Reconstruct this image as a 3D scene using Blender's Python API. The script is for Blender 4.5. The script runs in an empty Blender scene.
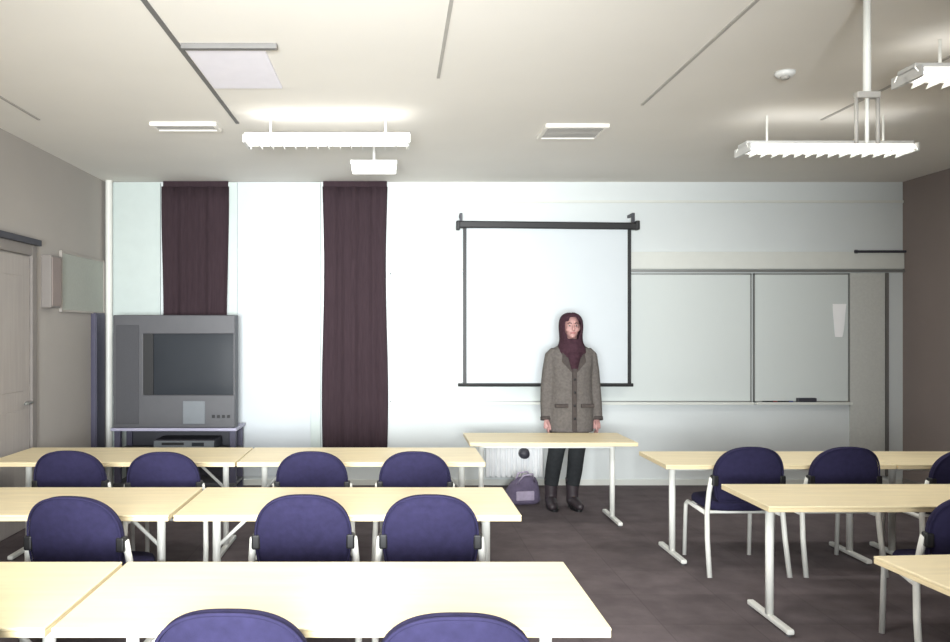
import bpy, bmesh, math, random
from mathutils import Vector, Matrix
random.seed(4)
C = bpy.context.collection
S = bpy.context.scene
PI = math.pi

# ---------------------------------------------------------------- camera, world, light, exposure
F, VX, VY, EYE = 800.0, 395.0, 330.0, 1.655
cd = bpy.data.cameras.new('camera'); cam = bpy.data.objects.new('camera', cd); C.objects.link(cam)
cam.location = (0, 0, EYE); cam.rotation_euler = (PI/2, 0, 0)
cd.sensor_width = 36; cd.lens = 36*F/950
cd.shift_x = (475-VX)/950; cd.shift_y = (VY-321)/950
cd.clip_start = 0.05
S.camera = cam

H = 3.235                       # ceiling height
XL, XR, YB, YR = -3.09, 5.42, 8.54, -1.4

w = bpy.data.worlds.new('world'); S.world = w; w.use_nodes = True
bg = w.node_tree.nodes['Background']
bg.inputs[0].default_value = (0.85, 0.93, 1.0, 1); bg.inputs[1].default_value = 0.6

def area(name, loc, rot, sx, sy, power, col=(1, 1, 1), spread=PI):
    l = bpy.data.lights.new(name, 'AREA'); l.shape = 'RECTANGLE'; l.size = sx; l.size_y = sy
    l.energy = power; l.color = col; l.spread = spread
    o = bpy.data.objects.new(name, l); C.objects.link(o)
    o.location = loc; o.rotation_euler = rot
    return o
# added fill light behind the viewer, standing in for a camera flash
area('added_rear_fill', (-0.25, YR+0.06, 1.55), (PI/2+math.radians(3), 0, 0), 1.8, 1.2, 208, (0.95, 0.99, 1.0), 1.15)

S.view_settings.view_transform = 'Standard'
S.view_settings.look = 'None'
S.view_settings.gamma = 1
S.view_settings.exposure = 0.0
S.view_settings.use_curve_mapping = False
LAMP_DOWN, LAMP_UP = 15, 5

# ---------------------------------------------------------------- materials
def lin(c):
    return tuple((v/255/12.92 if v/255 <= 0.04045 else ((v/255+0.055)/1.055)**2.4) for v in c)

def mat(name, rgb, rough=0.6, metal=0.0, var=0.06, scale=8.0, bump=0.0, bscale=60.0, stretch=(1, 1, 1), spec=0.5, coat=0.0):
    m = bpy.data.materials.new(name); m.use_nodes = True
    nt = m.node_tree; b = nt.nodes['Principled BSDF']
    c = lin(rgb)
    b.inputs['Roughness'].default_value = rough
    b.inputs['Metallic'].default_value = metal
    b.inputs['Specular IOR Level'].default_value = spec
    b.inputs['Coat Weight'].default_value = coat
    tc = nt.nodes.new('ShaderNodeTexCoord'); mp = nt.nodes.new('ShaderNodeMapping')
    mp.inputs['Scale'].default_value = stretch
    nt.links.new(tc.outputs['Object'], mp.inputs[0])
    n = nt.nodes.new('ShaderNodeTexNoise'); n.inputs['Scale'].default_value = scale; n.inputs['Detail'].default_value = 4
    nt.links.new(mp.outputs[0], n.inputs['Vector'])
    r = nt.nodes.new('ShaderNodeValToRGB')
    r.color_ramp.elements[0].position = 0.3; r.color_ramp.elements[1].position = 0.7
    r.color_ramp.elements[0].color = (*[max(0, v*(1-var)) for v in c], 1)
    r.color_ramp.elements[1].color = (*[min(1, v*(1+var)) for v in c], 1)
    nt.links.new(n.outputs['Fac'], r.inputs[0]); nt.links.new(r.outputs[0], b.inputs['Base Color'])
    if bump:
        n2 = nt.nodes.new('ShaderNodeTexNoise'); n2.inputs['Scale'].default_value = bscale; n2.inputs['Detail'].default_value = 3
        nt.links.new(mp.outputs[0], n2.inputs['Vector'])
        bp = nt.nodes.new('ShaderNodeBump'); bp.inputs['Strength'].default_value = bump; bp.inputs['Distance'].default_value = 0.01
        nt.links.new(n2.outputs['Fac'], bp.inputs['Height']); nt.links.new(bp.outputs[0], b.inputs['Normal'])
    return m

def emit(name, rgb, strength):
    m = bpy.data.materials.new(name); m.use_nodes = True
    b = m.node_tree.nodes['Principled BSDF']
    b.inputs['Base Color'].default_value = (0.8, 0.8, 0.8, 1)
    b.inputs['Emission Color'].default_value = (*lin(rgb), 1)
    b.inputs['Emission Strength'].default_value = strength
    return m

M = {
 'wall_white': mat('white_wall_paint', (214, 219, 219), 0.75, var=0.02, scale=1.5, bump=0.05, bscale=90),
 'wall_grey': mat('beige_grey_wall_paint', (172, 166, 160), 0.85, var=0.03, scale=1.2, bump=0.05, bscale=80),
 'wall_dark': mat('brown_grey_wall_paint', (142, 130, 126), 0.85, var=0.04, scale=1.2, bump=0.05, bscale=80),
 'ceiling': mat('ceiling_panel_paint', (230, 226, 219), 0.9, var=0.02, scale=1.2, bump=0.08, bscale=120),
 'carpet': mat('dark_grey_carpet', (106, 97, 99), 0.95, var=0.18, scale=5, bump=0.5, bscale=350, spec=0.1),
 'strip': mat('ceiling_joint_metal', (168, 164, 158), 0.6),
 'strip_dark': mat('dark_ceiling_joint', (112, 110, 108), 0.6),
 'wood': mat('pale_birch_laminate', (230, 214, 176), 0.42, var=0.07, scale=3, stretch=(1, 9, 9), bump=0.02),
 'wood_edge': mat('pale_wood_edge_band', (226, 208, 168), 0.5, var=0.05, scale=6),
 'metal_white': mat('white_powder_coated_steel', (232, 232, 226), 0.4, var=0.02, spec=0.5),
 'navy': mat('navy_upholstery', (41, 38, 66), 0.9, var=0.14, scale=30, bump=0.35, bscale=500, spec=0.2),
 'black': mat('black_plastic', (24, 24, 26), 0.5, var=0.1),
 'board': mat('whiteboard_enamel', (208, 214, 212), 0.3, var=0.01, scale=1, spec=0.4),
 'alu': mat('brushed_aluminium', (150, 152, 150), 0.4, metal=0.6, var=0.05, stretch=(1, 12, 12)),
 'rail': mat('pale_rail_enamel', (214, 216, 210), 0.55, var=0.02),
 'screen': mat('projection_screen_fabric', (203, 209, 213), 0.9, var=0.01, scale=2),
 'curtain': mat('dark_maroon_cloth', (59, 47, 52), 0.95, var=0.12, scale=12, stretch=(5, 5, 0.5), bump=0.2, bscale=200, spec=0.1),
 'panel': mat('white_wall_panel', (200, 206, 210), 0.6, var=0.015, scale=1),
 'batten': mat('pale_green_white_batten', (195, 205, 202), 0.6, var=0.02),
 'tv_grey': mat('grey_television_plastic', (80, 80, 84), 0.45, var=0.04),
 'tv_grille': mat('grey_speaker_cloth', (75, 75, 79), 0.9, var=0.12, scale=140),
 'tv_glass': mat('dark_television_glass', (38, 42, 48), 0.45, var=0.04, spec=0.25),
 'tv_dark': mat('charcoal_plastic', (60, 60, 68), 0.5, var=0.05),
 'stand_blue': mat('blue_grey_stand_enamel', (74, 72, 92), 0.5, var=0.05),
 'shelf': mat('lavender_grey_shelf', (170, 168, 190), 0.4, var=0.03),
 'silver': mat('silver_plastic', (112, 117, 122), 0.4, var=0.04),
 'door': mat('grey_beige_door_laminate', (164, 157, 152), 0.6, var=0.06, scale=3, stretch=(9, 9, 0.6)),
 'door_frame': mat('grey_door_frame_paint', (132, 126, 122), 0.6, var=0.03),
 'pin': mat('pale_grey_pinboard_felt', (196, 197, 192), 0.9, var=0.04, scale=40),
 'pin_dim': mat('grey_green_pinboard_felt', (170, 173, 165), 0.9, var=0.04, scale=40),
 'glare': mat('painted_glare_white', (250, 250, 250), 0.8, var=0.01),  # bright white for the imitated reflection on the right board
 'coat': mat('grey_brown_wool_coat', (98, 93, 90), 0.95, var=0.16, scale=45, bump=0.35, bscale=260, spec=0.1),
 'coat_dark': mat('dark_grey_brown_wool', (72, 66, 64), 0.95, var=0.12, scale=45, bump=0.2, bscale=260, spec=0.1),
 'scarf': mat('dark_maroon_knit', (62, 42, 50), 0.95, var=0.2, scale=40, bump=0.4, bscale=180, spec=0.1),
 'skin': mat('skin', (168, 128, 124), 0.55, var=0.05, scale=14),
 'trousers': mat('dark_trouser_cloth', (44, 46, 48), 0.9, var=0.15, scale=30, bump=0.2, bscale=300, spec=0.2),
 'boots': mat('dark_leather', (54, 46, 50), 0.5, var=0.1, scale=20),
 'eye_white': mat('eye_white', (172, 160, 158), 0.4), 'iris': mat('dark_iris', (40, 28, 26), 0.25),
 'lips': mat('lips', (168, 104, 104), 0.5), 'brow': mat('dark_brow', (58, 40, 40), 0.9),
 'bag': mat('purple_grey_canvas', (104, 94, 118), 0.9, var=0.15, scale=25, bump=0.3, bscale=200),
 'bag_light': mat('pale_lilac_canvas', (176, 164, 186), 0.9, var=0.1, scale=25),
 'radiator': mat('white_radiator_enamel', (230, 232, 234), 0.45, var=0.02),
 'ink_red': mat('red_marker_plastic', (120, 50, 52), 0.4), 'ink_blue': mat('blue_marker_plastic', (50, 58, 110), 0.4),
 'tube': emit('lit_fluorescent_tube', (255, 252, 240), 14),
 'diffuser': emit('lit_lamp_diffuser', (255, 253, 244), 2.2),
 'lamp_white': mat('white_lamp_housing', (222, 222, 220), 0.5, var=0.02),
 'vent_grey': mat('grey_vent_slats', (128, 126, 120), 0.6),
 'hatch': mat('pale_lilac_ceiling_board', (234, 231, 240), 0.8, var=0.02),
 'rubber': mat('grey_rubber', (90, 90, 92), 0.8),
}
# woven grid on the carpet tiles
def carpet_tiles(m):
    nt = m.node_tree
    b = nt.nodes['Principled BSDF']
    src = b.inputs['Base Color'].links[0].from_socket
    tc = nt.nodes.new('ShaderNodeTexCoord')
    br = nt.nodes.new('ShaderNodeTexBrick'); br.offset = 0; br.inputs['Scale'].default_value = 2.0
    br.inputs['Brick Width'].default_value = 1; br.inputs['Row Height'].default_value = 1
    br.inputs['Mortar Size'].default_value = 0.006
    br.inputs['Color1'].default_value = (1, 1, 1, 1); br.inputs['Color2'].default_value = (0.9, 0.9, 0.9, 1); br.inputs['Mortar'].default_value = (0.75, 0.75, 0.75, 1)
    nt.links.new(tc.outputs['Object'], br.inputs['Vector'])
    mx = nt.nodes.new('ShaderNodeMix'); mx.data_type = 'RGBA'; mx.blend_type = 'MULTIPLY'; mx.inputs[0].default_value = 1
    nt.links.new(src, mx.inputs[6]); nt.links.new(br.outputs['Color'], mx.inputs[7]); nt.links.new(mx.outputs[2], b.inputs['Base Color'])
carpet_tiles(M['carpet'])

# ---------------------------------------------------------------- mesh helpers
class MB:
    def __init__(s): s.bm = bmesh.new()
    def box(s, x0, y0, z0, x1, y1, z1, bev=0.0, rot=None):
        r = bmesh.ops.create_cube(s.bm, size=1)
        vs = r['verts']
        mtx = Matrix.Translation(((x0+x1)/2, (y0+y1)/2, (z0+z1)/2))
        if rot is not None: mtx = mtx @ rot
        mtx = mtx @ Matrix.Diagonal((abs(x1-x0), abs(y1-y0), abs(z1-z0), 1))
        bmesh.ops.transform(s.bm, matrix=mtx, verts=vs)
        if bev > 0:
            es = list({e for v in vs for e in v.link_edges})
            bmesh.ops.bevel(s.bm, geom=es, offset=bev, segments=2, profile=0.5, affect='EDGES')
        return s
    def ring_loft(s, rings, cap=True):
        """rings: list of lists of points (same count)"""
        R = [[s.bm.verts.new(p) for p in r] for r in rings]
        n = len(R[0])
        for a, b in zip(R, R[1:]):
            for i in range(n):
                s.bm.faces.new((a[i], a[(i+1) % n], b[(i+1) % n], b[i]))
        if cap:
            s.bm.faces.new(R[0][::-1]); s.bm.faces.new(R[-1])
        return s
    def tube(s, pts, rad, n=10, ell=1.0, rounded=False):
        """swept tube through pts; rad float or list; ell squashes second axis"""
        pts = [Vector(p) for p in pts]
        rs = rad if isinstance(rad, (list, tuple)) else [rad]*len(pts)
        if rounded:
            d0 = (pts[0]-pts[1]).normalized(); d1 = (pts[-1]-pts[-2]).normalized()
            r0, r1 = rs[0], rs[-1]
            pre = [(pts[0]+d0*r0*k, r0*math.sqrt(max(0.02, 1-k*k))) for k in (0.97, 0.75, 0.4)]
            post = [(pts[-1]+d1*r1*k, r1*math.sqrt(max(0.02, 1-k*k))) for k in (0.4, 0.75, 0.97)]
            pts = [p for p, _ in pre]+pts+[p for p, _ in post]
            rs = [r for _, r in pre]+list(rs)+[r for _, r in post]
        rings = []; prev = None
        for i, p in enumerate(pts):
            if i == 0: t = pts[1]-pts[0]
            elif i == len(pts)-1: t = pts[-1]-pts[-2]
            else: t = (pts[i+1]-p).normalized()+(p-pts[i-1]).normalized()
            t.normalize()
            if prev is None:
                a = Vector((1, 0, 0)) if abs(t.x) < 0.9 else Vector((0, 1, 0))
                u = (a-t*a.dot(t)).normalized()
            else:
                u = (prev-t*prev.dot(t)).normalized()
            prev = u; v = t.cross(u)
            rings.append([p+u*math.cos(2*PI*k/n)*rs[i]+v*math.sin(2*PI*k/n)*rs[i]*ell for k in range(n)])
        return s.ring_loft(rings)
    def ellipsoid(s, c, r, u=16, v=10, rot=None):
        q = bmesh.ops.create_uvsphere(s.bm, u_segments=u, v_segments=v, radius=1)
        m = Matrix.Translation(c)
        if rot is not None: m = m @ rot
        bmesh.ops.transform(s.bm, matrix=m @ Matrix.Diagonal((*r, 1)), verts=q['verts'])
        return s
    def lathe_stack(s, secs, n=20):
        """secs: (cx, cy, z, rx, ry[, power])"""
        rings = []
        for q in secs:
            cx, cy, z, rx, ry = q[:5]; pw = q[5] if len(q) > 5 else 2.0
            r = []
            for k in range(n):
                a = 2*PI*k/n; ca, sa = math.cos(a), math.sin(a)
                r.append((cx+rx*math.copysign(abs(ca)**(2/pw), ca), cy+ry*math.copysign(abs(sa)**(2/pw), sa), z))
            rings.append(r)
        return s.ring_loft(rings)
    def prism(s, outline, y0, y1, fn=None):
        """outline in xz, extruded along y; fn moves points"""
        f = fn or (lambda x, y, z: (x, y, z))
        a = [s.bm.verts.new(f(x, y0, z)) for x, z in outline]; b = [s.bm.verts.new(f(x, y1, z)) for x, z in outline]
        n = len(a)
        s.bm.faces.new(a); s.bm.faces.new(b[::-1])
        for i in range(n): s.bm.faces.new((a[i], b[i], b[(i+1) % n], a[(i+1) % n]))
        return s
    def build(s, name, m, parent=None, smooth=False, remesh=0, smooth_iter=0):
        bmesh.ops.recalc_face_normals(s.bm, faces=s.bm.faces)
        me = bpy.data.meshes.new(name); s.bm.to_mesh(me); s.bm.free()
        o = bpy.data.objects.new(name, me); C.objects.link(o)
        if remesh:
            md = o.modifiers.new('r', 'REMESH'); md.mode = 'VOXEL'; md.voxel_size = remesh
            if smooth_iter:
                sm = o.modifiers.new('s', 'SMOOTH'); sm.factor = 0.5; sm.iterations = smooth_iter
            bpy.context.view_layer.update()
            dg = bpy.context.evaluated_depsgraph_get()
            nm = bpy.data.meshes.new_from_object(o.evaluated_get(dg))
            o.modifiers.clear(); o.data = nm; nm.name = name; me = nm
            smooth = True
        me.materials.clear(); me.materials.append(m)
        if smooth:
            for p in me.polygons: p.use_smooth = True
        if parent is not None: o.parent = parent
        return o

def tag(o, label, cat, group=None):
    o['label'] = label; o['category'] = cat
    if group: o['group'] = group
    return o
def thing(name, label, cat, loc=(0, 0, 0), rz=0, group=None):
    o = bpy.data.objects.new(name, None); C.objects.link(o); o.empty_display_size = 0.1
    o.location = loc; o.rotation_euler = (0, 0, rz)
    return tag(o, label, cat, group)
def struct(name, mb, m, parent=None):
    o = mb.build(name, m, parent)
    if parent is None: o['kind'] = 'structure'
    return o
def dup(root, loc, rz, label, group=None):
    r = root.copy(); C.objects.link(r); r.location = loc; r.rotation_euler = (0, 0, rz); r['label'] = label
    if group: r['group'] = group
    for ch in list(root.children):
        c = ch.copy(); C.objects.link(c); c.parent = r
        for g in list(ch.children):
            d = g.copy(); C.objects.link(d); d.parent = c
    return r
def wx(px, y): return (px-VX)*y/F
def wz(py, y): return EYE+(VY-py)*y/F

# ---------------------------------------------------------------- room shell
struct('floor', MB().box(XL-.1, YR-.1, -.1, XR+.1, YB+.1, 0), M['carpet'])
struct('ceiling', MB().box(XL-.1, YR-.1, H, XR+.1, YB+.1, H+.1), M['ceiling'])
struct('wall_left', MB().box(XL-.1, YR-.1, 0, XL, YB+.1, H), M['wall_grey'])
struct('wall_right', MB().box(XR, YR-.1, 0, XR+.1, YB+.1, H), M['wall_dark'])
struct('wall_front', MB().box(XL, YB, 0, XR, YB+.1, H), M['wall_white'])
# wall behind the viewer, with an invented window opening around the added fill light
wb = MB()
wx0, wx1, wz0, wz1 = -1.25, .75, .85, 2.25
wb.box(XL, YR-.1, 0, wx0, YR, H); wb.box(wx1, YR-.1, 0, XR, YR, H)
wb.box(wx0, YR-.1, 0, wx1, YR, wz0); wb.box(wx0, YR-.1, wz1, wx1, YR, H)
struct('wall_back', wb, M['wall_grey'])
wf = MB()
for a, b in ((wx0, wx0+.05), (wx1-.05, wx1), (-.27, -.23)): wf.box(a, YR-.09, wz0, b, YR-.03, wz1)
wf.box(wx0, YR-.09, wz0, wx1, YR-.03, wz0+.05); wf.box(wx0, YR-.09, wz1-.05, wx1, YR-.03, wz1)
struct('added_window_1', wf, M['metal_white'])  # unseen window frame, made up to go with the rear fill light

# baseboards
struct('baseboard_front', MB().box(XL+.02, YB-.015, 0, XR-.02, YB, .06), M['rail'])
struct('baseboard_left', MB().box(XL, YR, 0, XL+.015, 5.7, .08), M['door_frame'])
struct('baseboard_right', MB().box(XR-.015, YR, 0, XR, YB-.02, .08), M['door_frame'])

# ceiling joints running away from the viewer, and a short cross joint
n = 1
for x, m in ((-2.67, 'strip'), (-1.2, 'strip_dark'), (.27, 'strip'), (1.73, 'strip'), (3.2, 'strip')):
    y1 = {-1.2: 6.1, .27: 5.0, 1.73: 5.6}.get(x, 6.0)
    struct('trim_%d' % n, MB().box(x-(.013 if x == -1.2 else .009), YR, H-.008, x+(.013 if x == -1.2 else .009), y1, H), M[m]); n += 1

# white panels and battens on the front wall
def wall_panel(px0, px1, m, z0=.1):
    global n
    o = MB().box(wx(px0, YB), YB-.03, z0, wx(px1, YB), YB, H-.01, .004).build('trim_%d' % n, m); o['kind'] = 'structure'; n += 1
wall_panel(114, 161, M['batten']); wall_panel(238, 311, M['panel'])
for a, b in ((229, 238), (311, 321)):
    o = MB().box(wx(a, YB), YB-.045, .1, wx(b, YB), YB, H-.01, .004).build('trim_%d' % n, M['batten']); o['kind'] = 'structure'; n += 1
# rail along the top of the whiteboards, faint band higher up
YW = YB
struct('trim_%d' % n, MB().box(wx(389, YW), YW-.03, wz(269, YW), XR, YW, wz(252, YW), .004), M['rail']); n += 1
struct('trim_%d' % n, MB().box(wx(389, YW), YW-.035, wz(272.3, YW), XR, YW, wz(269.6, YW)), M['alu']); n += 1
struct('trim_%d' % n, MB().box(wx(389, YW), YW-.015, wz(203, YW), XR, YW, wz(200.5, YW)), M['rail']); n += 1
# conduit-like corner batten right of the boards
struct('trim_%d' % n, MB().box(wx(849, YW), YW-.02, .1, wx(884, YW), YW, wz(273, YW), .003), M['pin']); n += 1
struct('trim_%d' % n, MB().box(wx(884.5, YW), YW-.035, .1, wx(887, YW), YW, wz(273, YW)), M['strip_dark']); n += 1
# corner pipe on the left
struct('trim_%d' % n, MB().tube([(wx(109, 8.46), 8.46, 0), (wx(109, 8.46), 8.46, H)], .036, 16), M['metal_white']); n += 1

# door in the left wall
dy0, dy1, dz1 = 5.72, 6.82, 2.28
d = MB()
d.box(XL, dy1-.09, 0, XL+.04, dy1, dz1+.09, .005); d.box(XL, dy0, 0, XL+.04, dy0+.09, dz1+.09, .005)
d.box(XL, dy0+.09, dz1, XL+.04, dy1-.09, dz1+.09, .005)
do = struct('door_1', d, M['door_frame'])
lf = MB().box(XL, dy0+.1, .01, XL+.02, dy1-.1, dz1-.01, .003)
lf.box(XL+.02, dy0+.22, .25, XL+.026, dy1-.22, 1.0, .004); lf.box(XL+.02, dy0+.22, 1.15, XL+.026, dy1-.22, 2.1, .004)
lf.build('door_leaf', M['door'], do)
MB().box(XL+.01, dy0-.02, dz1+.09, XL+.07, dy1+.02, dz1+.14).build('door_cap', M['tv_dark'], do)
MB().tube([(XL+.02, dy1-.17, 1.05), (XL+.07, dy1-.17, 1.05), (XL+.07, dy1-.29, 1.05)], .011).build('door_handle', M['alu'], do, True)

# ---------------------------------------------------------------- front wall things
# whiteboards
def whiteboard(px0, px1, label):
    x0, x1 = wx(px0, YB), wx(px1, YB); z0, z1 = wz(402, YB), wz(273.5, YB)
    t = thing('whiteboard', label, 'whiteboard', ((x0+x1)/2, YB, 0), 0, 'whiteboards on the front wall')
    hw = (x1-x0)/2
    MB().box(-hw+.012, -.022, z0+.012, hw-.012, -.004, z1-.012).build('board_surface', M['board'], t)
    f = MB()
    f.box(-hw, -.028, z0, -hw+.014, -.002, z1); f.box(hw-.014, -.028, z0, hw, -.002, z1)
    f.box(-hw, -.028, z1-.014, hw, -.002, z1); f.box(-hw, -.028, z0, hw, -.002, z0+.014)
    f.build('board_frame', M['alu'], t)
    tr = MB().box(-hw, -.095, z0-.022, hw, -.002, z0-.008, .003)
    tr.box(-hw, -.095, z0-.008, hw, -.088, z0+.006)
    tr.build('pen_tray', M['rail'], t)
    return t
whiteboard(390, 750.5, 'long whiteboard on the front wall, running behind the projection screen')
whiteboard(752.5, 848, 'small square whiteboard at right end of the front wall, imitated glare strip on it')
zt = wz(402, YB)-.0065
def marker(px, ink, label, rz):
    t = thing('marker_pen', label, 'pen', (wx(px, YB-.05), YB-.05, zt+.0125), rz, 'pens on the whiteboard tray')
    MB().tube([(-.08, 0, 0), (.03, 0, 0)], .0115, 12).build('barrel', M['black'], t)
    MB().tube([(.03, 0, 0), (.075, 0, 0)], [.0125, .011], 12).build('cap', M[ink], t)
marker(770, 'ink_red', 'dark pen with red cap, leftmost on the right whiteboard tray', .05)
marker(785.5, 'ink_blue', 'dark pen with blue cap on the tray, between red-capped pen and eraser', -.06)
t = thing('board_eraser', 'dark felt board eraser, rightmost item on the whiteboard tray', 'eraser', (wx(806, YB-.05), YB-.0575, zt), 0)
MB().box(-.1, -.026, .012, .1, .026, .055, .008).build('grip', M['tv_dark'], t)
MB().box(-.1, -.025, 0, .1, .025, .012).build('felt_pad', M['strip_dark'], t)
# white strip added to imitate glare on the right board
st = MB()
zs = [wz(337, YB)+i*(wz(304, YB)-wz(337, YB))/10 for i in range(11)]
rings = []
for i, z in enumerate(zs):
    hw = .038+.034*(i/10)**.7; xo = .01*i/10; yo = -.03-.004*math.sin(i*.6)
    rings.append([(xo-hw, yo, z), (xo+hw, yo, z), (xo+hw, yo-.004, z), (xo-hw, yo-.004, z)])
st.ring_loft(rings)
o = st.build('glare_strip', M['glare']); o.location = (wx(837, YB), YB, 0)
tag(o, 'narrow white paper strip tapering downwards, imitating a reflection on the right whiteboard', 'glare')
# dark pull-down rail near right corner
t = thing('map_rail', 'thin dark rail on the front wall above the right whiteboard', 'rail', (wx(882, YB), YB-.03, wz(252, YB)))
MB().tube([(-.32, -.02, 0), (.32, -.02, 0)], .014, 12).build('rod', M['tv_dark'], t)
for x in (-.3, .3): MB().box(x-.012, -.02, -.02, x+.012, 0, .02).build('bracket', M['alu'], t)

# projection screen
YS = 8.36
sx0, sx1 = wx(458, YS), wx(637, YS); scx = (sx0+sx1)/2
t = thing('projection_screen', 'pulled-down white projection screen with black borders on the front wall', 'projection screen', (scx, YS, 0))
hw = (sx1-sx0)/2; ztop = wz(225.5, YS)
h_ = MB().box(-hw, -.04, ztop-.036, hw, .04, ztop+.036, .012, rot=Matrix.Rotation(math.radians(.6), 4, 'Y')).build('screen_case', M['black'], t)
for s in (-1, 1): MB().box(s*hw-.02, -.045, ztop-.048, s*hw+.02, .045, ztop+.048, .01).build('end_cap', M['black'], h_)
fl, fr = wx(463, YS)-scx, wx(631, YS)-scx; zb = wz(385, YS)
MB().box(fl+.03, -.004, zb+.02, fr-.03, 0, ztop-.03).build('screen_fabric', M['screen'], t)
for a, b in ((fl, fl+.037), (fr-.037, fr)): MB().box(a, -.006, zb, b, .001, ztop-.03).build('black_border', M['black'], t)
MB().tube([(wx(458, YS)-scx, 0, zb), (wx(633, YS)-scx, 0, zb)], .017, 12).build('weight_bar', M['black'], t)
for px in (461, 633):
    x = wx(px, YS)-scx
    b = MB().box(x-.014, -.02, ztop+.03, x+.014, .02, ztop+.13, .003); b.box(x-.01, 0, ztop+.1, x+.01, YB-YS-.002, ztop+.13)
    b.build('wall_bracket', M['tv_dark'], t)

# dark cloth panels hanging on the front wall
def cloth(px0, px1, label, z0, seed):
    y = 8.485
    x0, x1 = wx(px0, y), wx(px1, y)
    t = thing('curtain_panel', label, 'curtain', ((x0+x1)/2, y, 0), 0, 'dark curtain panels on the front wall')
    hw = (x1-x0)/2; rng = random.Random(seed); ph = rng.random()*6
    N = 40; front, back = [], []
    def yy(x, z): return .016*math.sin(x*26+ph+.35*math.sin(z*1.7))+.008*math.sin(x*61+ph*2)
    zl = [z0+(H-.06-z0)*i/16 for i in range(17)]
    bm = bmesh.new(); A = []; B = []
    for z in zl:
        wob = .012*math.sin(z*2.3+ph)
        xs = [-hw+2*hw*i/N for i in range(N+1)]
        A.append([bm.verts.new((x+wob*(x/hw)**3, yy(x, z)-.005, z)) for x in xs]); B.append([bm.verts.new((x+wob*(x/hw)**3, yy(x, z)+.005, z)) for x in xs])
    for j in range(16):
        for i in range(N):
            bm.faces.new((A[j][i], A[j][i+1], A[j+1][i+1], A[j+1][i])); bm.faces.new((B[j][i+1], B[j][i], B[j+1][i], B[j+1][i+1]))
        bm.faces.new((A[j][0], A[j+1][0], B[j+1][0], B[j][0])); bm.faces.new((A[j+1][N], A[j][N], B[j][N], B[j+1][N]))
    for i in range(N):
        bm.faces.new((A[0][i+1], A[0][i], B[0][i], B[0][i+1])); bm.faces.new((A[16][i], A[16][i+1], B[16][i+1], B[16][i]))
    m_ = MB(); m_.bm.free(); m_.bm = bm
    m_.build('cloth', M['curtain'], t, True)
    MB().box(-hw, .0, H-.06, hw, .03, H-.001).build('curtain_track', M['curtain'], t)
cloth(163, 228, 'dark maroon curtain panel hanging behind the television', .12, 1)
cloth(323, 387, 'dark maroon curtain panel hanging between white panel and whiteboard', .3, 2)

# radiator low on the front wall
rx0, rx1 = wx(486, 8.4), wx(545, 8.4)
t = thing('radiator', 'white ribbed radiator low on the front wall, left of the person', 'radiator', ((rx0+rx1)/2, YB, 0))
r = MB(); hw = (rx1-rx0)/2
k = 0
x = -hw
while x < hw-.02:
    r.box(x, -.13, .1, x+.045, -.05, .46, .012); x += .056
r.box(-hw, -.11, .12, hw-.02, -.07, .44)
r.build('panel', M['radiator'], t)
for x in (-hw+.08, hw-.14): MB().box(x, -.06, .15, x+.04, 0, .4).build('bracket', M['rail'], t)
MB().tube([(.09, -.2, .36), (.09, -.125, .36)], [.05, .06], 16).build('valve_knob', M['tv_dark'], t, True)

# notice board and cloth on left wall
t = thing('notice_board', 'pale grey notice board on the left wall near the corner pipe', 'notice board', (XL, 7.92, 0))
MB().box(.002, -.55, wz(311, 7.9), .022, .5, wz(258, 7.9)).build('felt', M['pin_dim'], t)
f = MB(); z0, z1 = wz(311, 7.9), wz(258, 7.9)
f.box(.002, -.57, z0-.02, .03, .52, z0, .003); f.box(.002, -.57, z1, .03, .52, z1+.02, .003); f.box(.002, -.57, z0, .03, -.55, z1, .003); f.box(.002, .5, z0, .03, .52, z1, .003)
f.build('board_frame', M['wall_grey'], t)
t = thing('wall_cabinet', 'narrow grey cabinet on the left wall between door and notice board', 'cabinet', (XL, 7.08, 0))
MB().box(.001, -.1, wz(308, 7.1), .09, .1, wz(256, 7.1), .006).build('body', M['door_frame'], t)
MB().box(.09, -.09, wz(306, 7.1), .1, .09, wz(258, 7.1), .003).build('door', M['wall_dark'], t)

t = thing('corner_cabinet', 'flat dark blue grey cabinet in the left corner behind the white pipe', 'cabinet', (XL, 8.25, 0))
MB().box(.001, -.13, .3, .05, .13, wz(313, 8.25), .006).build('body', M['stand_blue'], t)
MB().box(.05, -.12, .32, .058, .12, wz(313, 8.25)-.02, .003).build('door', M['stand_blue'], t)

# ---------------------------------------------------------------- television on its stand
YT = 7.95
tx0, tx1 = wx(113, YT), wx(235, YT); tcx = (tx0+tx1)/2; hw = (tx1-tx0)/2
zT0, zT1 = wz(428, YT), wz(315, YT)
t = thing('television_stand', 'blue grey metal stand carrying the large television', 'stand', (tcx, YT+.24, 0))
for sx in (-1, 1):
    for sy in (-1, 1):
        MB().box(sx*(hw-.03)-.03, sy*.18-.03, 0, sx*(hw-.03)+.03, sy*.18+.03, zT0-.03, .004).build('post', M['stand_blue'], t)
MB().box(-hw-.02, -.26, zT0-.03, hw+.02, .21, zT0, .006).build('top_shelf', M['shelf'], t)
MB().box(-hw, -.24, wz(451, YT)-.03, hw, .2, wz(451, YT), .006).build('middle_shelf', M['tv_grey'], t)
MB().box(-hw, -.24, .1, hw, .2, .13, .006).build('bottom_shelf', M['tv_grey'], t)
MB().box(-hw+.06, .185, .13, hw-.06, .2, zT0-.03).build('back_panel', M['tv_dark'], t)
t = thing('television', 'large grey box television with dark screen in the left corner', 'television', (tcx, YT, zT0))
hT = zT1-zT0
bd = MB()
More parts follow.
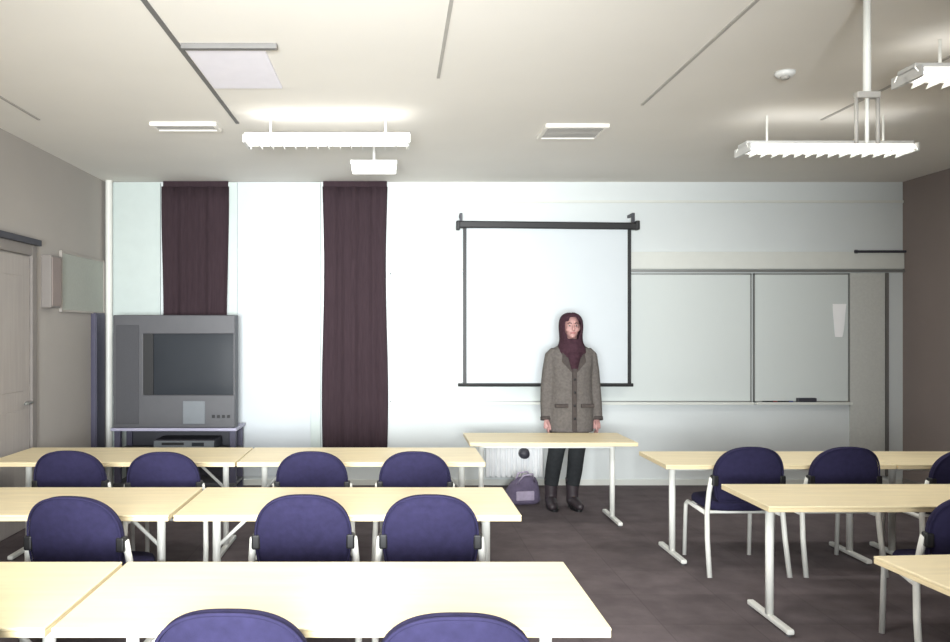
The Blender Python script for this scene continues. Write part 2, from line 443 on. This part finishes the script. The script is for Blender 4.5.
bd.ring_loft([[(-hw, .03, 0), (hw, .03, 0), (hw, .03, hT), (-hw, .03, hT)], [(-hw, .16, 0), (hw, .16, 0), (hw, .16, hT), (-hw, .16, hT)],
              [(-hw*.8, .46, .06), (hw*.8, .46, .06), (hw*.8, .46, hT*.86), (-hw*.8, .46, hT*.86)]])
bd.build('rear_shell', M['tv_dark'], t)
sl, sr = wx(143, YT)-tcx, wx(233, YT)-tcx; s0, s1 = wz(395, YT)-zT0, wz(334, YT)-zT0
fz = MB(); fz.box(-hw, 0, s1, hw, .04, hT, .01); fz.box(-hw, 0, 0, hw, .04, s0, .01); fz.box(-hw, 0, s0-.012, sl, .04, s1+.012, .006); fz.box(sr, 0, s0-.012, hw, .04, s1+.012, .006)
fz.build('front_bezel', M['tv_grey'], t)
sc = MB(); rings = []
G = 12
for j in range(G+1):
    row = []
    for i in range(G+1):
        u, v = i/G*2-1, j/G*2-1
        row.append(sc.bm.verts.new((sl+(sr-sl)*i/G, .024-.01*(1-u**4)*(1-v**4), s0+(s1-s0)*j/G)))
    rings.append(row)
for j in range(G):
    for i in range(G): sc.bm.faces.new((rings[j][i], rings[j][i+1], rings[j+1][i+1], rings[j+1][i]))
sc.build('screen', M['tv_glass'], t, True)
MB().box(sl, .004, s0, sl+.1, .03, s1).build('screen_mask', M['black'], t)
g = MB().box(-hw+.03, -.006, .04, sl-.04, .0, hT-.1, .004); g.build('speaker_grille', M['tv_grille'], t)
g = MB().box(wx(183, YT)-tcx, -.006, .04, wx(205, YT)-tcx, 0, s0-.06, .004); g.build('control_panel', M['silver'], t)
for i in range(4): MB().box(wx(212, YT)-tcx+i*.05, -.01, .1, wx(212, YT)-tcx+i*.05+.03, 0, .13, .003).build('button', M['black'], t)
t = thing('video_recorder', 'dark video recorder on the stand shelf under the television', 'video recorder', (tcx+.1, YT+.2, wz(451, YT)))
MB().box(-.3, -.2, .012, .3, .16, .11, .006).build('case', M['tv_dark'], t)
MB().box(-.3, -.208, .02, .3, -.2, .1, .002).build('front_panel', M['silver'], t)
MB().box(-.22, -.212, .06, .0, -.206, .085).build('tape_slot', M['black'], t)
MB().box(.08, -.212, .05, .2, -.206, .085).build('display', M['tv_glass'], t)
for sx in (-.25, .25):
    for sy in (-.15, .12): MB().box(sx-.02, sy-.02, 0, sx+.02, sy+.02, .012).build('foot_pad', M['rubber'], t)

# ---------------------------------------------------------------- ceiling lamps and fittings
def lamp(x0, x1, yc, zc, label, up=1.0, down=1.0):
    L = (x1-x0)/2; W = .13
    t = thing('fluorescent_lamp', label, 'ceiling lamp', ((x0+x1)/2, yc, zc), 0, 'fluorescent ceiling lamps')
    MB().box(-L, -W*.6, .05, L, W*.6, .085, .006).build('housing', M['lamp_white'], t)
    for s in (-1, 1):
        q = [(s*W*.8, .03), (s*W*.6, .06), (s*W*.6-s*.004, .06), (s*W*.8-s*.004, .03)]
        MB().ring_loft([[(-L, y, z) for y, z in q], [(L, y, z) for y, z in q]]).build('side_diffuser', M['diffuser'], t)
    lv = MB(); k = 15
    for i in range(k):
        x = -L+.02+(2*L-.04)*i/(k-1)
        lv.ring_loft([[(x-.002, -W+.006, 0), (x+.002, -W+.006, 0), (x+.002, W-.006, 0), (x-.002, W-.006, 0)],
                      [(x-.006, -W*.6, .035), (x+.006, -W*.6, .035), (x+.006, W*.6, .035), (x-.006, W*.6, .035)]])
    lv.box(-L, -.003, 0, L, .003, .03)
    lv.build('louvre', M['lamp_white'], t)
    for s in (-1, 1):
        MB().tube([(-L+.03, s*.055, .04), (L-.03, s*.055, .04)], .009, 10).build('tube', M['tube'], t, True)
    for s in (-1, 1):
        MB().box(s*L-.01*(s > 0)-0, -W, 0, s*L+.012*(s < 0)+.0, W, .06).build('end_cap', M['lamp_white'], t)
        MB().tube([(s*L*.7, 0, .085), (s*L*.7, 0, H-zc)], .008, 8).build('suspension_rod', M['metal_white'], t)
    a = area('lamp_downlight', (0, 0, -.004), (0, 0, 0), 2*L-.05, 2*W-.03, LAMP_DOWN*down, (1, .985, .95)); a.parent = t
    b = area('lamp_uplight', (0, 0, .09), (PI, 0, 0), 2*L-.1, W, LAMP_UP*up, (1, .985, .95)); b.parent = t
    return t
lamp(wx(246, 5.9), wx(410, 5.9), 5.9, 3.01, 'lit fluorescent ceiling lamp in front of the dark curtains', .25)
lamp(wx(742, 5.9), wx(908, 5.9), 5.9, 2.95, 'lit fluorescent ceiling lamp before the right whiteboard, under the thin pole', .15)
lamp(wx(906, 4.35), wx(906, 4.35)+1.23, 4.35, 3.0, 'lit fluorescent ceiling lamp cut off by the right edge of the photo', .15)
lamp(-.8, .45, 2.6, 3.0, 'added fluorescent lamp out of view, brightening the ceiling and front left tables', 7, 4)  # extra lamp out of view, added to brighten ceiling and near tables

# short second lamp behind the left one
t = thing('square_lamp', 'short bright ceiling lamp just behind the left fluorescent lamp', 'ceiling lamp', (wx(374, 6.9), 6.9, 3.03))
MB().box(-.2, -.12, .03, .2, .12, .07, .008).build('housing', M['lamp_white'], t)
MB().box(-.19, -.11, -.01, .19, .11, .03, .008).build('diffuser', M['diffuser'], t)
MB().tube([(0, 0, .07), (0, 0, H-3.03)], .012, 10).build('stem', M['lamp_white'], t)

def vent(px, py, wpx, dpt, label):
    y = (H-EYE)*F/(VY-py); hw = wpx*y/F/2
    t = thing('ceiling_vent', label, 'air vent', (wx(px, y), y, H), 0, 'air vents in the ceiling')
    f = MB(); f.box(-hw, -dpt, -.03, hw, -dpt+.03, 0, .004); f.box(-hw, dpt-.03, -.03, hw, dpt, 0, .004); f.box(-hw, -dpt+.03, -.03, -hw+.03, dpt-.03, 0, .004); f.box(hw-.03, -dpt+.03, -.03, hw, dpt-.03, 0, .004)
    f.build('frame', M['ceiling'], t)
    s = MB(); yy = -dpt+.06
    while yy < dpt-.04:
        s.box(-hw+.03, yy-.012, -.022, hw-.03, yy+.012, -.018, rot=Matrix.Rotation(.6, 4, 'X')); yy += .04
    s.build('slat', M['strip'], t)
    MB().box(-hw+.03, -dpt+.03, -.008, hw-.03, dpt-.03, -.001).build('backing', M['vent_grey'], t)
vent(186, 125, 66, .1, 'narrow slatted air vent in the ceiling left of the lit left lamp')
vent(572, 130, 62, .2, 'square slatted air vent in the ceiling above the projection screen')
# ceiling hatch with dark front joint
y0 = (H-EYE)*F/(VY-44); y1 = (H-EYE)*F/(VY-88)
t = thing('ceiling_hatch', 'pale lilac hatch in the ceiling beside the dark joint strip', 'hatch', (-.95, (y0+y1)/2, H))
MB().box(-.225, (y0-y1)/2+.03, -.014, .22, (y1-y0)/2-.03, 0, .004).build('lid', M['hatch'], t)
MB().box(-.23, (y0-y1)/2-.02, -.03, .3, (y0-y1)/2+.02, 0, .004).build('front_edge', M['strip_dark'], t)
# smoke detector
y = (H-EYE)*F/(VY-72)
t = thing('smoke_detector', 'small round white smoke detector on the ceiling left of the pole', 'smoke detector', (wx(785, y), y, H))
MB().lathe_stack([(0, 0, 0, .06, .06), (0, 0, -.015, .06, .06), (0, 0, -.03, .045, .045)], 24).build('base', M['lamp_white'], t, True)
MB().lathe_stack([(0, 0, -.03, .03, .03), (0, 0, -.045, .022, .022)], 20).build('sensor', M['strip'], t, True)
# thin hanging pole with a forked bracket
YP = 3.7
t = thing('ceiling_pole', 'thin white pole hanging from the ceiling with a forked bracket', 'pole', (wx(867, YP), YP, 0))
zb = wz(92, YP); ze = wz(143, YP)
MB().tube([(0, 0, zb-.02), (0, 0, H-.01)], .017, 14).build('tube', M['metal_white'], t, True)
MB().lathe_stack([(0, 0, H-.03, .05, .05), (0, 0, H, .06, .06)], 20).build('ceiling_flange', M['metal_white'], t, True)
MB().box(-.055, -.02, zb-.03, .055, .02, zb, .006).build('crosspiece', M['strip'], t)
for s in (-1, 0, 1): MB().tube([(s*.05, 0, zb-.02), (s*.05, 0, ze)], .009, 10).build('prong', M['strip' if s else 'metal_white'], t, True)

# ---------------------------------------------------------------- tables
TH = .72
def make_table(name, L, D, label, cat='table', group=None, inset=.14, brace=False):
    """origin at the centre of the footprint; x along length"""
    t = thing(name, label, cat, group=group)
    h = L/2; d = D/2
    MB().box(-h, -d, TH-.012, h, d, TH, .004).build('tabletop', M['wood'], t)
    e = MB(); e.box(-h+.001, -d+.001, TH-.032, h-.001, d-.001, TH-.012, .003)
    e.build('edge_band', M['wood_edge'], t)
    for s in (-1, 1):
        x = s*(h-inset)
        l = MB().tube([(x, 0, .04), (x, 0, TH-.06)], .023, 14); l.box(x-.03, -.06, TH-.06, x+.03, .06, TH-.032, .004)
        lo = l.build('leg', M['metal_white'], t, True)
        f = MB().box(x-.02, -d+.06, .012, x+.02, d-.06, .042, .008); f.build('foot', M['metal_white'], lo)
        for y in (-d+.09, d-.09): MB().tube([(x, y, 0), (x, y, .014)], .016, 10).build('foot_pad', M['rubber'], lo)
        if brace:
            MB().tube([(x, 0, TH-.26), (x-s*.22, 0, TH-.05)], .011, 10).build('brace', M['metal_white'], t, True)
    MB().box(-h+inset, -.02, TH-.09, h-inset, .02, TH-.045, .004).build('crossbar', M['metal_white'], t)
    return t
G_T = 'pale wooden classroom tables'
tA = make_table('classroom_table', 1.76, .72, 'pale wooden table filling the bottom left of the photo, nearest to the viewer', group=G_T, brace=True)
tA.location = (-.2, 2.87, 0)
def tb(x0, y0, label, rz=0): return dup(tA, (x0+.88, y0+.36, 0), rz, label)
tb(-2.86, 2.51, 'pale wooden table at bottom left, its end cut by the left edge of the photo')
tb(-1.12, 4.04, 'pale wooden table in second left row, with two navy chairs at its right half')
tb(-2.905, 4.04, 'pale wooden table in second left row, with one navy chair by the left edge')
tb(-1.12, 5.65, 'pale wooden table in third left row, below the right dark curtain')
tb(-2.89, 5.65, 'pale wooden table in third left row, below the television')
tB = make_table('classroom_table', 1.6, .62, 'pale wooden table at middle right, its white T leg standing clear', group=G_T, inset=.15)
tB.location = (1.98+.8, 4.24+.31, 0)
dup(tB, (1.88+.8, 5.5+.36, 0), 0, 'pale wooden table in far right row, its left end near the person')
dup(tB, (1.88+1.61+.8, 5.5+.36, 0), 0, 'pale wooden table in far right row, against the right edge of the photo')
o = dup(tB, (2.8, 3.06, 0), math.radians(4), 'pale wooden table corner at the bottom right of the photo')
tT = make_table('teacher_table', 1.40, .64, 'pale wooden table standing in front of the person', 'table', inset=.13)
tT.location = (1.32, 6.96, 0)

# ---------------------------------------------------------------- chairs
G_C = 'navy classroom chairs'
def back_outline(W, z0, z1, n=40):
    """wide rounded back: arched top, slightly narrowing base"""
    zc = z0+(z1-z0)*.45; pts = []
    for k in range(n+1):
        a = PI*k/n; ca, sa = math.cos(a), math.sin(a)
        pts.append((W*math.copysign(abs(ca)**(2/2.5), ca), zc+(z1-zc)*abs(sa)**(2/2.3)))
    pts += [(-W*.98, z0+(zc-z0)*.6), (-W*.93, z0+.03), (-W*.84, z0), (W*.84, z0), (W*.93, z0+.03), (W*.98, z0+(zc-z0)*.6)]
    return pts
def make_chair(label):
    t = thing('classroom_chair', label, 'chair', group=G_C)
    lean = lambda z: -.16*(z-.5)          # back tilts towards -y (the viewer)
    crv = lambda x: -.05*(1-(x/.24)**2)
    # padded backrest
    bm = MB()
    layers = ((.90, -.030), (.97, -.024), (1.0, -.012), (1.0, .008), (.97, .02), (.90, .026))
    base = back_outline(.230, .50, .88)
    cz = .67
    rings = [[(x*s, y+lean(cz+(z-cz)*s)+crv(x*s), cz+(z-cz)*s) for x, z in base] for s, y in layers]
    bm.ring_loft(rings)
    bo = bm.build('backrest', M['navy'], t, True)
    pp = MB()
    pts = [(x*.985, -.02+lean(z)+crv(x)-.012, cz+(z-cz)*.985) for x, z in base]
    pp.tube(pts+[pts[0]], .006, 6); pp.build('piping', M['navy'], bo, True)
    # seat
    sm = MB(); out = []
    for k in range(36):
        a = 2*PI*k/36; ca, sa = math.cos(a), math.sin(a)
        out.append((.225*math.copysign(abs(ca)**.5, ca), .26+.215*math.copysign(abs(sa)**.5, sa)))
    sm.ring_loft([[(x*s, .26+(y-.26)*s, z) for x, y in out] for s, z in ((.94, .415), (1, .425), (1, .452), (.96, .468), (.85, .475), (.4, .478))])
    sm.build('seat', M['navy'], t, True)
    # frame tubes
    for s in (-1, 1):
        MB().tube([(s*.268, -.075, 0), (s*.262, -.02, .25), (s*.256, .0, .42), (s*.25, -.018, .56), (s*.24, -.04, .66)], .017, 10).build('rear_leg', M['metal_white'], t, True)
        MB().tube([(s*.238, .475, 0), (s*.236, .45, .38), (s*.232, .42, .405), (s*.248, .02, .405)], .015, 10).build('front_leg', M['metal_white'], t, True)
    for y in (.1, .4): MB().tube([(-.236, y, .4), (.236, y, .4)], .011, 8).build('seat_support', M['metal_white'], t, True)
    for s in (-1, 1): MB().box(s*.225-.02, -.075, .61, s*.225+.02, -.02, .68, .008).build('back_bracket', M['black'], t)
    return t
c0 = make_chair('navy chair at the very bottom of the photo, left of the near pair')
c0.location = (-.465, 2.33, 0)
def ch(x, y, label, rz=0): return dup(c0, (x, y, 0), rz, label)
ch(.17, 2.30, 'navy chair at the very bottom of the photo, right of the near pair')
ch(-1.385, 2.36, 'navy chair at the bottom left corner of the photo, just a sliver in view')
ch(-1.51, 3.84, 'navy chair in the middle left row, nearest the left edge', -.08)
ch(-.44, 3.88, 'navy chair in the middle left row, second from the left', .03)
ch(.17, 3.88, 'navy chair in the middle left row, rightmost beside the aisle', -.02)
ch(-2.11, 5.25, 'navy chair in the far left row, directly before the left corner pipe')
ch(-1.49, 5.2, 'navy chair in the far left row, before the television', .05)
ch(-.535, 5.22, 'navy chair in the far left row, before the right dark curtain')
ch(.13, 5.22, 'navy chair in the far left row, rightmost, before the whiteboard', -.03)
ch(2.37, 5.42, 'navy chair in the far right row, nearest the person')
ch(3.015, 5.42, 'navy chair in the far right row, second from the person')
ch(3.76, 5.32, 'navy chair in the far right row, cut by the right edge of the photo')
ch(2.80, 3.86, 'navy chair at the middle right table, mostly outside the right edge', -.2)

# ---------------------------------------------------------------- bag on the floor
t = thing('bag', 'slumped purple grey bag lying on the carpet left of the person', 'bag', (1.22, 7.68, 0), .2)
b = MB().lathe_stack([(0, 0, 0, .15, .1, 3), (0, 0, .03, .17, .12, 3), (.01, .01, .12, .16, .11, 2.6), (.03, .02, .19, .13, .08, 2.4), (.05, .02, .235, .09, .04, 2.2), (.05, .02, .245, .05, .02)], 24)
b.build('body', M['bag'], t, True)
MB().box(-.1, -.125, .04, .08, -.1, .13, .01).build('front_pocket', M['bag_light'], t)
for s in (-1, 1): MB().tube([(-.06, s*.04, .19), (-.03, s*.07-.05, .28), (.06, s*.07-.05, .29), (.11, s*.04, .2)], .009, 8).build('handle', M['bag_light'], t, True)

# ---------------------------------------------------------------- person
PX, PY = wx(571, 7.5), 7.5
P = thing('person', 'person standing behind the front table in grey brown coat and maroon headscarf, arms hanging down', 'person', (PX, PY, 0), 0)
fx = -.085     # feet shifted: weight on one side
B = MB()
# legs, hips, torso, neck
for s in (-1, 1):
    hx = s*.088-.01; kx = s*.095+fx*.55; ax = s*.1+fx
    B.tube([(hx, .01, .93), (hx+s*.008, .0, .80), (hx*.6+kx*.4, -.005, .66), (kx, -.012, .50), (kx*.5+ax*.5+s*.006, .008, .34), (ax, .012, .16), (ax, .012, .09)],
           [.095, .088, .075, .06, .058, .042, .042], 14, rounded=True)
    B.tube([(ax, .03, .05), (ax+s*.01, -.06, .045), (ax+s*.025, -.16, .032)], [.045, .043, .034], 12, ell=.9, rounded=True)
B.lathe_stack([(0, .01, .84, .13, .1), (0, .01, .92, .17, .115), (0, .01, 1.0, .165, .11), (0, .005, 1.1, .14, .095), (0, .0, 1.2, .15, .1), (0, -.005, 1.32, .175, .11), (0, 0, 1.42, .155, .09), (0, .01, 1.46, .11, .07), (0, .01, 1.51, .07, .06)], 24)
B.tube([(0, .02, 1.46), (0, .005, 1.56), (0, -.005, 1.62)], [.06, .055, .055], 14)
# head
B.ellipsoid((0, .0, 1.70), (.077, .097, .108)); B.ellipsoid((0, -.03, 1.635), (.056, .062, .065))
B.ellipsoid((0, -.062, 1.598), (.028, .026, .022))                       # chin
B.tube([(0, -.092, 1.705), (0, -.112, 1.668), (0, -.108, 1.655)], [.010, .014, .013], 10, rounded=True)   # nose
for s in (-1, 1):
    B.ellipsoid((s*.078, .01, 1.68), (.012, .022, .034)); B.ellipsoid((s*.034, -.064, 1.66), (.03, .022, .028))
# arms and hands
def arm(s):
    sh = (s*.155, .0, 1.395); el = (s*.222, .02, 1.12); wr = (s*.232, -.03, .82)
    B.tube([sh, (s*.2, .01, 1.28), el, (s*.232, -.002, 1.0), wr], [.058, .05, .042, .04, .028], 12, rounded=True)
    # palm then fingers, lightly curled
    px_, py_ = s*.23, -.038
    B.tube([(px_, py_, .825), (px_, py_-.006, .78), (px_, py_-.012, .735)], [.026, .036, .036], 12, ell=.5 if True else 1)
    for k, (dy, ln) in enumerate(((-.034, .068), (-.012, .078), (.010, .072), (.031, .056))):
        y0 = py_-.010+dy; x0 = px_
        B.tube([(x0, y0, .75), (x0-s*.002, y0-.002, .74-ln*.35), (x0-s*.012, y0-.004, .74-ln*.7), (x0-s*.028, y0-.004, .74-ln)], [.0098, .0092, .0086, .0075], 8, rounded=True)
    B.tube([(px_-s*.004, py_-.022, .80), (px_-s*.012, py_-.056, .77), (px_-s*.018, py_-.064, .735)], [.013, .0115, .0095], 8, rounded=True)
arm(-1); arm(1)
B.build('body', M['skin'], P, remesh=.0055, smooth_iter=3)
# face details
for s in (-1, 1):
    e = MB().ellipsoid((s*.03, -.0815, 1.695), (.0145, .008, .008)).build('eye', M['eye_white'], P, True)
    MB().ellipsoid((s*.03, -.0875, 1.695), (.008, .004, .0078)).build('iris', M['iris'], e, True)
    MB().tube([(s*.014, -.094, 1.716), (s*.032, -.092, 1.722), (s*.05, -.08, 1.715)], [.004, .0045, .003], 8).build('eyebrow', M['brow'], P, True)
MB().tube([(-.026, -.083, 1.626), (-.01, -.0925, 1.629), (0, -.0935, 1.627), (.01, -.0925, 1.629), (.026, -.083, 1.626)], [.003, .006, .0065, .006, .003], 10).build('mouth', M['lips'], P, True)
# trousers
T = MB()
for s in (-1, 1):
    hx = s*.088-.01; kx = s*.095+fx*.55; ax = s*.1+fx
    T.tube([(hx, .01, .96), (hx+s*.008, .0, .80), (hx*.6+kx*.4, -.005, .66), (kx, -.008, .50), (kx*.5+ax*.5+s*.004, .008, .34), (ax, .012, .2)],
           [.108, .102, .088, .077, .073, .066], 16)
T.lathe_stack([(0, .01, .82, .15, .115), (0, .01, .92, .185, .13), (0, .01, 1.02, .18, .125)], 24)
T.build('trousers', M['trousers'], P, remesh=.008, smooth_iter=4)
# boots
for s in (-1, 1):
    ax = s*.1+fx
    b = MB(); b.tube([(ax, .015, .27), (ax, .015, .14), (ax, .02, .06)], [.066, .058, .056], 14)
    b.tube([(ax, .035, .052), (ax+s*.01, -.07, .05), (ax+s*.027, -.185, .04)], [.054, .052, .04], 14, ell=.95, rounded=True)
    bo = b.build('boot', M['boots'], P, remesh=.007, smooth_iter=4)
    so = MB(); pts = []
    for k in range(24):
        a = 2*PI*k/24
        yy = -.08+.16*math.sin(a); pts.append((ax+s*.012*(1-(yy+.24)/.32)+.052*math.cos(a), yy))
    so.ring_loft([[(x, y, 0) for x, y in pts], [(x, y, .02) for x, y in pts]]); so.build('sole', M['black'], bo)
# coat
K = MB()
hem = wz(432, 7.42)
K.lathe_stack([(-.012, .0, hem, .215, .15, 2.4), (-.01, .0, hem+.08, .215, .15, 2.4), (-.005, .0, .95, .21, .148, 2.3), (0, 0, 1.08, .195, .138), (0, 0, 1.2, .195, .138), (0, -.005, 1.32, .2, .142, 2.3), (0, 0, 1.42, .205, .125, 2.3), (0, .005, 1.475, .185, .1, 2.2), (0, .008, 1.51, .12, .085)], 28)
for s in (-1, 1):
    K.tube([(s*.14, .0, 1.45), (s*.185, .003, 1.405), (s*.206, .01, 1.27), (s*.222, .02, 1.12), (s*.232, .0, .98), (s*.236, -.03, .82)], [.06, .064, .062, .06, .056, .052], 16, rounded=False)
coat = K.build('coat', M['coat'], P, remesh=.0085, smooth_iter=5)
# front placket, lapels, pockets, buttons, cuffs, belt line
pl = MB().box(-.022, -.158, hem+.01, .022, -.136, 1.30, .006); pl.build('placket', M['coat_dark'], coat)
for s in (-1, 1):
    q = [(s*.02, -.152, 1.26), (s*.11, -.135, 1.36), (s*.10, -.10, 1.47), (s*.045, -.13, 1.47)]
    lp = MB(); lp.ring_loft([[Vector(p) for p in q], [Vector(p)+Vector((0, .02, 0)) for p in q]]); lp.build('lapel', M['coat_dark'], coat)
    MB().box(s*.12-.06, -.165, .94, s*.12+.06, -.13, .975, .006).build('pocket_flap', M['coat_dark'], coat)
    MB().tube([(s*.236, -.024, .845), (s*.236, -.031, .815)], [.0565, .0565], 16).build('cuff', M['coat_dark'], coat, True)
for z in (1.2, 1.08, .96, .84):
    MB().tube([(.0, -.166, z), (.0, -.152, z)], .011, 12).build('button', M['black'], coat, True)
# headscarf: shell round the head, open at the face, falling on the chest
Hs = bmesh.new()
N = 32; secs = []
prof = [(1.815, .028, .04, .008), (1.803, .062, .075, .008), (1.775, .092, .108, .008), (1.735, .105, .122, .006), (1.68, .108, .124, .004), (1.625, .103, .116, .004), (1.575, .098, .106, .0), (1.53, .105, .112, -.005), (1.49, .128, .125, -.008), (1.45, .14, .135, -.012), (1.40, .125, .142, -.014)]
for (z, rx, ry, cy) in prof:
    secs.append([Hs.verts.new((rx*math.cos(2*PI*k/N), cy+ry*math.sin(2*PI*k/N)+.006*math.sin(9*2*PI*k/N+z*20)*(1 if z < 1.6 else .3), z)) for k in range(N)])
kf = N*3//4     # front (-y)
for j in range(len(secs)-1):
    for k in range(N):
        dk = min(abs(k+.5-kf), N-abs(k+.5-kf))
        zmid = (prof[j][0]+prof[j+1][0])/2
        if 1.575 < zmid < 1.77 and dk < (3.6 if zmid < 1.74 else 2.1) - (1 if zmid < 1.62 else 0): continue
        Hs.faces.new((secs[j][k], secs[j][(k+1) % N], secs[j+1][(k+1) % N], secs[j+1][k]))
Hs.faces.new(secs[0])
me = bpy.data.meshes.new('headscarf'); Hs.to_mesh(me); Hs.free()
me.materials.append(M['scarf'])
for p in me.polygons: p.use_smooth = True
sc = bpy.data.objects.new('headscarf', me); C.objects.link(sc); sc.parent = P
sd = sc.modifiers.new('t', 'SOLIDIFY'); sd.thickness = .014; sd.offset = 0
sb = sc.modifiers.new('u', 'SUBSURF'); sb.levels = 1; sb.render_levels = 1
f1 = MB(); f1.ring_loft([[(x+.0, y, z) for x, y in ((-.05*k_, -.155), (.05*k_, -.155), (.05*k_, -.13), (-.05*k_, -.13))] for z, k_ in ((1.45, 1.3), (1.38, 1.0), (1.3, .6), (1.26, .25))])
f1.build('scarf_tail', M['scarf'], sc, True)
